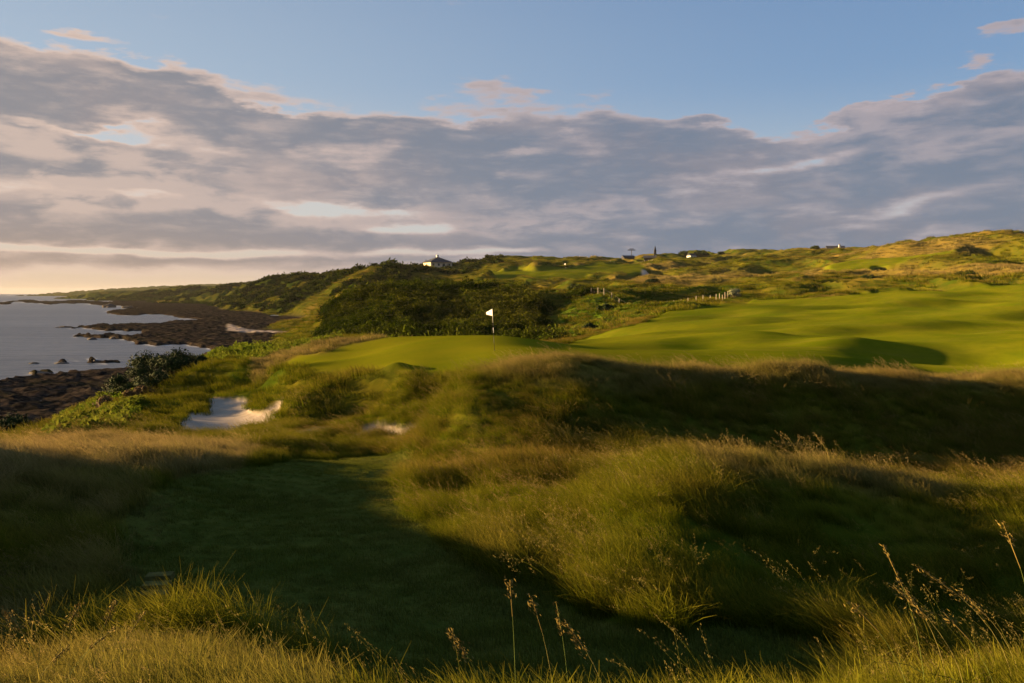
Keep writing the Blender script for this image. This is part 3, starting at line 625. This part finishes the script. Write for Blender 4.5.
cnt['dune'] = grass_layer('dune_grass', 'rough grass over the distant dunes', 0.13, 115, 620, [tuft('tuft', 60, 1.5, .7, .10, .5, M_far, 2, 50+k) for k in range(6)],
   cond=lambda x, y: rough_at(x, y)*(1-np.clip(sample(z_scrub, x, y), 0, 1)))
cnt['turf'] = grass_layer('short_turf', 'short mown grass covering the path in the hollow', 55, 5, 25, [tuft('tuft', 60, .16, .045, .005, .5, M_turf, 2, 70+k) for k in range(5)],
   cond=lambda x, y: np.clip(sample(g_path, x, y), 0, 1), tmax=0.6)
def scrub_layer(name, label, cat, nc, y0, y1, arr, kinds, s0, s1, thr=0.5):
    x, y = spread(nc, y0, y1, 0.72); k = sample(arr, x, y) > thr; x, y = x[k], y[k]; n_ = len(x)
    s_ = rng.uniform(s0, s1, n_)*(0.6+0.8*fbm(x/12, y/12, 2, 97)); r_ = np.zeros((n_, 3)); r_[:, 2] = rng.uniform(0, 6.28, n_)
    scatter(name, x, y, sample(H, x, y)-0.15*s_, r_, s_, s_*rng.uniform(.7, 1.2, n_), np.zeros(n_), kinds, label=label, cat=cat); return n_
cnt['scrub'] = scrub_layer('gorse_scrub', 'dark gorse scrub covering the hillside behind the green', 'scrub', 26000, 85, 300, z_scrub, [clump('clump', 700, 1.0, M_shrub, k, .085, .9) for k in range(6)], 1.1, 3.6)
cnt['scrub2'] = scrub_layer('cliff_scrub', 'scrub on the distant headland slopes', 'scrub', 60000, 300, 1500, z_scrub, [clump('clump', 160, 1.0, M_shrub, 20+k, .2) for k in range(4)], 2.0, 4.5)
cnt['gully'] = scrub_layer('gully_herbs', 'bright green bracken and nettles on the gully slope below the post fence', 'plants', 30000, 90, 265, z_herb0, [clump('clump', 200, .6, M_herb, 70+k, .1, .8) for k in range(4)], .7, 1.6)
cnt['herb'] = scrub_layer('shore_herbs', 'bright green leafy plants along the top of the shore bank', 'plants', 40000, 30, 95, z_herb, [clump('clump', 150, .45, M_herb, 40+k, .09, 1.2) for k in range(5)], .7, 1.5)
print('COUNTS', cnt)

# ------------------------------------------------------------------ things on the land
M_white, t = new_mat('white_cloth'); d_ = t.node('ShaderNodeBsdfDiffuse'); r_ = t.node('ShaderNodeBsdfTranslucent'); x_ = t.node('ShaderNodeMixShader')
d_.inputs[0].default_value = (.82, .78, .76, 1); r_.inputs[0].default_value = (.82, .76, .74, 1); x_.inputs[0].default_value = .4; t.l.new(d_.outputs[0], x_.inputs[1]); t.l.new(r_.outputs[0], x_.inputs[2]); finish(t, x_.outputs[0])
M_pole = plain('pole_white', (0.75, 0.72, 0.66), 0.4, 0.4, 0.05); M_black = plain('pole_black', (0.02, 0.02, 0.02), 0.4)
M_wood = plain('weathered_wood', (0.34, 0.29, 0.21), 0.9, 0.1, 0.25, 8); M_wire = plain('wire', (0.18, 0.17, 0.16), 0.5, 0.4)
M_render = plain('cream_render', (0.50, 0.43, 0.31), 0.9, 0.1, 0.08); M_slate = plain('slate', (0.045, 0.048, 0.058), 0.9, 0.05, 0.25); M_glass = plain('window_glass', (0.03, 0.035, 0.04), 0.1, 0.5)
M_dark = plain('dark_stone', (0.03, 0.028, 0.026)); M_whitewash = plain('whitewash', (0.5, 0.47, 0.42))
def spot(px, Y, dz=0.0):
    """the ground point in the direction of a column of the photograph at depth Y"""
    x = (px-512)/F*Y
    for _ in range(3):
        z = ground(x, Y); x = (px-512)/F*(Y*cp-z*sp)
    return Vector((x, Y, ground(x, Y)+dz))
# flagstick
def flagstick(px, Y, lab, sc=1.0):
    b0 = spot(px, Y); e = empty('golf_flag', b0, label=lab, cat='golf flag')
    lean = -0.055*2.13*sc
    def pt(k): return (lean*k, 0, 2.13*sc*k)
    rd = 0.011 if sc == 1 else 0.03
    for k0, k1, m_ in ((-0.03, 0.42, M_black), (0.42, 0.55, M_pole), (0.55, 0.66, M_black), (0.66, 1.0, M_pole)):
        MB().tube([pt(k0), pt(k1)], rd, 8).build('pole', m_, e, True)
    vs = []; fs = []; nx, nz = 9, 6
    for side in (0, 1):
        for i in range(nx):
            for j in range(nz):
                u, v_ = i/(nx-1), j/(nz-1)
                x = -u*0.50*sc*0.62; z = (2.11-0.34*v_*(1-0.25*u)-0.16*u*(1-v_)*0.9-0.03*u)*sc
                vs.append((lean+x, u*0.50*sc*0.78+0.045*math.sin(u*7+v_*2)*u+0.006*side, z))
    o_ = nx*nz
    for i in range(nx-1):
        for j in range(nz-1):
            a = i*nz+j; fs.append((a, a+nz, a+nz+1, a+1)); fs.append((a+1+o_, a+nz+1+o_, a+nz+o_, a+o_))
    mesh_obj('flag', vs, fs, M_white, e, True)
    if sc == 1:
        r_ = MB(); r_.add([(0.054*math.cos(t_), 0.054*math.sin(t_), 0.012) for t_ in np.linspace(0, 6.283, 17)[:-1]], [tuple(range(16))]); r_.build('hole', M_black, e)
    return e
flagstick(494.5, 40.4, 'white flag on a black and white flagstick in the putting green')
flagstick(566, 430, 'tiny white flag far off on the upper fairway below the skyline', 2.2)

# bushes: trunk, limbs and a crown of leaf faces
def bush(name, px, Y, w_, hgt, lab, nleaf, leafm, leaf, group=None, depth=None, cat='bush', drop=0.1, seed=1):
    g = np.random.default_rng(seed); e = empty(name, spot(px, Y, -drop), label=lab, cat=cat, group=group)
    depth = depth or w_*0.7
    tr = MB(); lobes = []
    for k in range(max(5, int(w_/hgt*6))):
        a = g.uniform(0, 6.28); q_ = math.sqrt(g.uniform()); top = 1-0.5*q_*q_
        c_ = np.array([math.cos(a)*q_*w_*0.38, math.sin(a)*q_*depth*0.38, hgt*g.uniform(0.30, 0.72)*top]); lobes.append((c_, g.uniform(0.2, 0.36)*min(hgt, w_)))
        tr.tube([(c_[0]*0.25, c_[1]*0.25, -0.1), (c_[0]*0.6, c_[1]*0.6, c_[2]*0.5), tuple(c_)], [0.04*hgt, 0.028*hgt, 0.008*hgt], 5)
    tr.build('trunk', M_bark, e)
    V = []; Q = []
    for k in range(nleaf):
        c_, r_ = lobes[g.integers(len(lobes))]; d = g.normal(size=3); d /= np.linalg.norm(d); d[2] = abs(d[2])*1.0-0.25*(g.uniform() < .5)
        p_ = c_+d*r_*g.uniform(0.45, 1.12)*np.array([1.25, 1.1, 1.0])
        if p_[2] < 0.02: p_[2] = abs(p_[2])+0.02
        a = g.normal(size=3); a /= np.linalg.norm(a); b_ = np.cross(a, d); b_ /= np.linalg.norm(b_)+1e-6; s_ = leaf*g.uniform(0.5, 1.4); i = len(V)
        V += [tuple(p_-a*s_), tuple(p_-b_*s_*0.5), tuple(p_+a*s_), tuple(p_+b_*s_*0.5)]; Q.append((i, i+1, i+2, i+3))
    mesh_obj('crown', V, Q, leafm, e); return e
bush('gorse_bush', 164, 61, 6.2, 2.9, 'largest dark gorse bush on the shore bank, its flat crown dark against the sea', 15000, M_gorse, .085, depth=3.8, seed=3)
bush('gorse_bush', 193, 63, 2.8, 1.7, 'low dark bush touching the right end of the largest gorse bush', 4500, M_gorse, .08, seed=4)
bush('gorse_bush', 127, 55, 2.6, 2.2, 'round dark bush with a green top below the left end of the largest gorse bush', 3000, M_gorse, .075, seed=5)
bush('gorse_bush', 152, 52, 2.7, 2.0, 'dark bush between the rusty bush and the bunker slope', 2600, M_gorse, .075, seed=6)
bush('gorse_bush', 139, 50, 1.7, 1.5, 'rusty brown bush in front of the dark bushes on the shore bank', 1900, M_rust, .07, seed=7)
bush('gorse_bush', 103, 49, 1.4, 1.4, 'small rusty bush on the edge above the dark shore rocks', 1500, M_rust, .07, seed=8)
bush('gorse_bush', 9, 40, 2.0, 1.7, 'dark green bush alone at the left edge above the shore rocks', 2200, M_gorse, .07, seed=9)
bush('flowering_bush', 735, 178, 2.4, 2.7, 'tall pale flowering bush at the end of the post fence above the fairway', 2600, plain('pale_blossom', (0.17, 0.18, 0.09)), .14, seed=10)
bush('flowering_bush', 724, 182, 3.4, 2.4, 'low green bush with a few pale flowers left of the tall flowering bush', 1800, M_herb, .2, seed=11)
for i, (px, Y, w_, h_, lab) in enumerate([
   (578, 205, 7, 3.0, 'dark bush at the top of the gully left of the post fence'), (652, 230, 6, 2.4, 'dark bush on the slope above the post fence'),
   (607, 150, 3.5, 1.6, 'small dark bush halfway down the green gully slope'), (590, 128, 2.6, 1.3, 'small dark bush low on the green gully slope near the fairway edge'),
   (870, 250, 8, 2.2, 'green bush in the rough above the middle of the far fairway'), (965, 235, 9, 2.6, 'long dark bush on the right hand dune'),
   (880, 305, 7, 2.0, 'low dark bush on the tan dune below the right skyline')]):
    bush('dune_bush', px, Y, w_, h_, lab, 2200, M_gorse, .22, seed=20+i)
SKY_TREES = [(588, 560, 4, 5, 'lone small tree on the skyline left of the far fence'), (683, 715, 9, 6, 'dark tree on the skyline just left of the white cottage'),
   (697, 715, 11, 8, 'round dark tree on the skyline behind the white cottage'), (706, 718, 8, 5, 'low dark tree on the skyline right of the white cottage'),
   (720, 715, 9, 4, 'small dark tree on the skyline, rightmost of the row by the cottage'), (816, 640, 9, 5, 'dark low tree left of the dark farmhouse on the skyline'),
   (466, 640, 5, 3.5, 'little bush on the skyline right of the cream clubhouse'), (493, 640, 8, 3.0, 'flat dark bush on the skyline between the clubhouse and the far fence')]
for i, (px, Y, w_, h_, lab) in enumerate(SKY_TREES): bush('skyline_tree', px, Y, w_, h_, lab, 1500, M_gorse, .45, cat='tree', seed=40+i, drop=0.4)

# post and wire fence along the gully
def fence(name, pts, hp, rp, lab, wires, wr):
    e = empty(name, pts[0], label=lab, cat='fence'); o0 = Vector(pts[0]); g = random.Random(5)
    tops = []
    for p_ in pts:
        q_ = Vector(p_)-o0; hh_ = hp*g.uniform(0.85, 1.12); tx, ty = g.uniform(-.05, .05), g.uniform(-.05, .05)
        MB().tube([(q_.x, q_.y, q_.z-0.4), (q_.x+tx*.5, q_.y+ty*.5, q_.z+hh_*.6), (q_.x+tx, q_.y+ty, q_.z+hh_)], [rp, rp, rp*.9], 7).build('post', M_wood, e)
        tops.append(q_)
    for k in range(wires):
        z_ = hp*(0.35+0.5*k/max(1, wires-1)); MB().tube([(q_.x, q_.y, q_.z+z_) for q_ in tops], wr, 4).build('wire', M_wire, e)
    return e
gp = [(px, Y) for px, Y in zip([570, 577, 584, 591, 598, 604, 611.5, 619, 628, 636, 645, 653, 660, 667, 674, 681, 688, 696, 703, 710, 716, 719.5, 722.5, 725, 727.5, 730.5, 734, 738],
        [198, 196, 193, 190, 186, 182, 176, 172, 168, 166, 165, 164, 165, 166, 168, 170, 172, 174, 175, 176, 176, 177, 178, 179, 180, 181, 182, 183])]
fence('post_fence', [spot(a, b_) for a, b_ in gp], 1.5, 0.075, 'fence of pale weathered posts following the gully edge above the fairway', 2, .006)
fence('skyline_fence', [spot(a, 600+a*0.02) for a in np.linspace(576, 656, 22)], 2.2, 0.16, 'long pale fence along the far skyline right of the lone tree', 2, .05)

# clubhouse with a pyramid roof and a small lantern on top
def house(name, px, Y, dims, rz, lab, cat, sink=0.5, pyramid=False, wallm=None, roofh=3.0, lantern=False, chimneys=(), wins=3, over=.8):
    L_, D_, Hh = dims; e = empty(name, spot(px, Y, -sink), rz, label=lab, cat=cat); wm = wallm or M_render
    MB().box((0, 0, Hh/2), (L_, D_, Hh)).build('wall', wm, e)
    rf = MB(); a, b_ = L_/2+over, D_/2+over; z0 = Hh+0.003
    rl = 0.0 if pyramid else a*0.72 if pyramid is None else a
    if pyramid: top = [(-.9, -.9), (.9, -.9), (.9, .9), (-.9, .9)]
    else: top = [(-rl, -.05), (rl, -.05), (rl, .05), (-rl, .05)]
    vs = [(-a, -b_, z0), (a, -b_, z0), (a, b_, z0), (-a, b_, z0)]+[(x_, y_, z0+roofh) for x_, y_ in top]
    rf.add(vs, [(3, 2, 1, 0), (4, 5, 6, 7), (0, 1, 5, 4), (1, 2, 6, 5), (2, 3, 7, 6), (3, 0, 4, 7)])
    ro = rf.build('roof', M_slate, e)
    if lantern:
        MB().box((0, 0, z0+roofh+.7), (1.5, 1.5, 1.4)).box((0, 0, z0+roofh+1.65), (2.1, 2.1, .5), top=.25).build('lantern', M_whitewash, ro)
    for cx in chimneys: MB().box((cx, 0, z0+roofh+.5), (1.1, 1.0, 2.4)).box((cx, 0, z0+roofh+1.8), (.5, .5, .5)).build('chimney', wm, ro)
    for k in range(wins):
        xx = -L_/2+L_*(k+.5)/wins
        MB().box((xx, -D_/2-.02, Hh*.55), (L_/wins*.4, .08, Hh*.45)).build('window', M_glass, e)
    MB().box((L_*.08, -D_/2-.03, Hh*.36), (1.0, .08, Hh*.7)).build('door', M_dark, e)
    return e
house('clubhouse', 437.5, 600, (17, 15, 4.0), R(28), 'cream clubhouse with a wide slate pyramid roof and small lantern, alone on the left skyline', 'building', 0.8, True, roofh=4.0, lantern=True, wins=4, over=1.2)
house('farmhouse', 628, 700, (9, 7, 3.4), R(10), 'dark low farm building with a mast behind it, left one on the middle skyline', 'building', 1.8, False, wallm=M_dark, roofh=2.0, wins=0)
house('farmhouse', 650, 705, (10, 7, 3.6), R(-12), 'dark farm building beside a thin spire on the middle skyline', 'building', 1.8, False, wallm=M_dark, roofh=2.2, wins=0)
house('cottage', 691.5, 690, (6.5, 5, 2.8), R(30), 'small white cottage in front of the dark skyline trees', 'cottage', 1.0, False, wallm=M_whitewash, roofh=2.0, wins=2, over=.3)
house('farmhouse', 835, 650, (13, 7, 4.0), R(-8), 'dark farmhouse with one pale chimney on the right skyline', 'building', 1.5, False, wallm=M_dark, roofh=2.8, wins=4)
b_ = spot(839.5, 645, -1.0); e = empty('chimney_stack', b_, label='tall pale chimney stack standing before the dark farmhouse on the right skyline', cat='chimney')
MB().box((0, 0, 3.4), (1.5, 1.2, 6.8)).build('stack', M_whitewash, e); MB().tube([(0, 0, 6.8), (0, 0, 7.5)], .4, 8).build('pot', M_dark, e)
e = empty('mast', spot(631.5, 715, -2.5), label='thin mast with a flat top behind the left dark farm building', cat='mast')
MB().tube([(0, 0, 0), (0, 0, 11)], [.35, .25], 6).build('pole', M_dark, e); MB().box((0, 0, 10.6), (7, .5, .7)).box((0, 0, 11.6), (4, .4, .5)).build('crossarm', M_dark, e)
e = empty('church_spire', spot(655, 720, -1.5), label='thin dark church spire right of the second farm building', cat='spire')
MB().box((0, 0, 3.0), (2, 2, 6)).build('tower', M_dark, e); MB().box((0, 0, 8.0), (1.8, 1.8, 4), top=.05).build('spire', M_slate, e)

# turf steps at the path edge
st = spot(153, 8.6, 0); e = empty('turf_steps', st, R(8), label='small flight of worn turf steps at the left edge of the mown path', cat='steps')
M_step = plain('worn_turf', (0.085, 0.078, 0.020), 0.95, 0.05, 0.35, 9)
for k in range(3): MB().box((-0.02*k, 0.20*k, 0.01+0.035*k), (0.30, 0.16, 0.06), top=.93).build('step', M_step, e)

# stones and skerries on the shore
def stone(px, py, wpx, hpx, lab, mat=None, group=None, dpt=None, seed=0):
    Yd = ZS/float(v_of(py)); w_ = wpx/F*Yd; h_ = hpx/F*Yd; g = np.random.default_rng(seed)
    bm = bmesh.new(); bmesh.ops.create_icosphere(bm, subdivisions=3 if wpx > 8 else 2, radius=1)
    for v_ in bm.verts:
        k = 0.75+0.5*vnoise(np.array([v_.co.x*2.2+seed*3.1]), np.array([v_.co.y*2.2+v_.co.z*1.7]), seed)[0]+0.25*vnoise(np.array([v_.co.x*6]), np.array([v_.co.y*6+v_.co.z*5]), seed)[0]
        v_.co = Vector((v_.co.x*w_/2*k, v_.co.y*(dpt or w_*.3)*k, v_.co.z*h_*k*(1.1)))
    me = bpy.data.meshes.new('rock'); bm.to_mesh(me); bm.free(); me.materials.append(mat or M_stone)
    o = bpy.data.objects.new('shore_rock', me); C.objects.link(o); o.location = ((px-512)/F*Yd, Yd, ZS-.05*h_)
    tag(o, lab, 'rock', group); return o
M_pale = plain('pale_stone', (0.62, 0.58, 0.52))
for i, a in enumerate([(96, 362.5, 16, 2.2, 'longest weedy rock in the sea between the near shore and the far reef'), (60, 363.5, 12, 1.2, 'flat rock in the sea left of the longest weedy rock'),
   (32, 363.5, 9, 1.0, 'leftmost flat rock of the row in the sea off the near shore'), (92, 339.5, 9, 1.6, 'small rock in the sea off the tip of the far reef'),
   (112, 339, 6, 2.0, 'small humped rock close to the far reef, right of the other small rock'), (156, 344, 9, 1.8, 'dark rock in the inlet above the largest gorse bush'),
   (38, 373.5, 22, 1.5, 'flat weedy rock just off the near shore'), (64, 327.5, 14, 1.2, 'long low rock off the upper reef tip, farthest left'),
   (110, 307.5, 14, 3.2, 'dark rocky islet lying below the headland'), (128, 308.2, 10, 2.2, 'smaller dark islet right of the rocky islet below the headland')]):
    stone(*a, seed=i+1)
s_ = stone(83, 375.5, 3.2, 3.2, 'small pale boulder on the near shore rocks', M_pale, seed=33)
for i, (px, py, lab) in enumerate([(45, 417, 'tan boulder on the dark shore rocks, low at the left'), (30, 408, 'tan boulder on the shore rocks above the low left one'), (75, 404, 'brown boulder on the shore rocks left of the bushes')]):
    stone(px, py, 5, 2.4, lab, plain('tan_stone', (0.22, 0.15, 0.09)), seed=50+i)

# tall seeding grass stems close to the camera
M_stem = plain('dry_stem', (0.20, 0.17, 0.045), 0.8, 0.1); M_seed = plain('seed_head', (0.16, 0.115, 0.030), 0.9, 0.05)
M_stemg = plain('green_stem', (0.10, 0.13, 0.025), 0.8, 0.1)
def stem(px, Y, topy, lean, kind, lab, seed, group=None):
    g = random.Random(seed); b0 = spot(px, Y, -.02); hgt = (float(v_of(topy))*Y-b0.z)/(1-0.22*abs(lean)); e = empty('grass_stem', b0, label=lab, cat='grass stem', group=group)
    pts = [(-lean*hgt*(k/8)**2.0, g.uniform(-.004, .004), hgt*(k/8)*(1-0.22*abs(lean)*(k/8))) for k in range(9)]
    MB().tube(pts, [.0017-.0011*k/8 for k in range(9)], 5).build('stem', M_stem if seed % 2 else M_stemg, e, True)
    p0, p1 = Vector(pts[6]), Vector(pts[8]); d = (p1-p0); hd = MB()
    for k in range({'plume': 120, 'spike': 60, 'tuft': 50}[kind]):
        t_ = g.random(); c_ = p0+d*(t_ if kind != 'tuft' else 0.55+.45*t_); wd = {'plume': .020*(1-.6*t_), 'spike': .007, 'tuft': .013}[kind]
        q3 = lambda m_, s3: max(-1.6, min(1.6, g.gauss(m_, s3))); c_ = c_+Vector((q3(-.3, 1)*wd, q3(0, 1)*wd, q3(-.2, .8)*wd)); s_ = .0048*g.uniform(.7, 1.5); dv = (d.normalized()+Vector((g.gauss(-.5, .5), g.gauss(0, .5), g.gauss(0, .5)))).normalized(); sv = dv.cross(Vector((g.gauss(0, 1), g.gauss(0, 1), g.gauss(0, 1)))).normalized()
        hd.add([c_-dv*s_*1.6, c_-sv*s_*.45, c_+dv*s_*1.6, c_+sv*s_*.45], [(0, 1, 2, 3)])
    hd.tube([p0, (p0+p1)/2, p1], [.002, .0025, .0015], 5); hd.build('seed_head', M_seed, e)
    if seed % 3 == 0:
        lf = MB(); a = Vector(pts[2])
        for k in range(5): pass
        lf.add([a+Vector((-.05*k-.01*k*k, .0, .045*k-.010*k*k)) for k in range(5)]+[a+Vector((-.05*k-.01*k*k, .004*(1-k/4), .045*k-.010*k*k-.006*(1-k/4))) for k in range(5)], [(k, k+1, k+6, k+5) for k in range(4)])
        lf.build('leaf', M_stemg, e)
    return e
G_R = 'tall seeding stems at the lower right'; G_C = 'seeding stems at the bottom middle'; G_L = 'bent seed heads at the lower left'
for i, (px, Y, ty, ln, kd, lab) in enumerate([
   (925, 3.3, 545, .25, 'spike', 'tall upright stem with a beaded head, left one of the lower right group'),
   (1015, 3.6, 565, .62, 'plume', 'stem bent far over to the left with a long feathery plume, lower right'),
   (1040, 3.4, 522, .22, 'tuft', 'tallest stem at the right edge, its head leaning left'),
   (968, 3.2, 585, .50, 'plume', 'arching feathery stem inside the lower right group'),
   (912, 3.1, 603, .45, 'tuft', 'short stem bending left at the near end of the lower right group'),
   (948, 3.6, 588, .35, 'spike', 'slim stem behind the arching feathery one'),
   (1000, 3.1, 612, .45, 'tuft', 'short stem with a rusty tuft near the right edge'),
   (1022, 3.7, 592, .50, 'plume', 'feathery stem near the right edge below the tallest stem')]): stem(px, Y, ty, ln, kd, lab, 60+i)
for i, (px, Y, ty, ln, kd, lab) in enumerate([
   (516, 3.2, 580, .04, 'tuft', 'straight stem with a pale square head at the bottom middle'),
   (556, 3.3, 596, .16, 'tuft', 'bowed stem with a small pale head right of the straight one'),
   (570, 3.2, 602, .10, 'spike', 'thin stem rightmost of the three at the bottom middle'),
   (612, 3.3, 622, .35, 'plume', 'rusty plume bending left right of the bottom middle stems'),
   (490, 3.3, 630, .35, 'plume', 'low brown plume left of the bottom middle stems')]): stem(px, Y, ty, ln, kd, lab, 80+i)
for i, (px, Y, ty, ln, kd, lab) in enumerate([
   (45, 3.6, 608, .35, 'plume', 'pinkish bent seed head farthest left in the lower left group'), (52, 3.8, 603, .30, 'plume', 'tan fluffy seed head second from the left in the lower left group'),
   (92, 3.7, 600, .25, 'plume', 'tallest pale feathery seed head of the lower left group'), (112, 3.6, 612, .35, 'tuft', 'small rusty head just right of the tallest one, lower left'),
   (60, 3.3, 628, .55, 'spike', 'low bent seed spike in the middle of the lower left group'), (30, 3.3, 645, .50, 'spike', 'low bent seed spike near the bottom left corner')]): stem(px, Y, ty, ln if i == 0 else -ln, kd, lab, 100+i)

# ------------------------------------------------------------------ thin evening haze over land and sea
M_haze = bpy.data.materials.new('haze'); M_haze.use_nodes = True; t = NT(M_haze.node_tree); M_haze.node_tree.nodes.clear()
pv = t.node('ShaderNodeVolumePrincipled'); pv.inputs['Color'].default_value = (0.85, 0.84, 0.82, 1); pv.inputs['Density'].default_value = 0.000022; pv.inputs['Anisotropy'].default_value = 0.0
ho = t.node('ShaderNodeOutputMaterial'); t.l.new(pv.outputs[0], ho.inputs['Volume'])
tag(MB().box((0, 0, 15), (26000, 26000, 110)).build('haze', M_haze), kind='stuff', label='thin evening haze over the bay and headland', cat='haze')
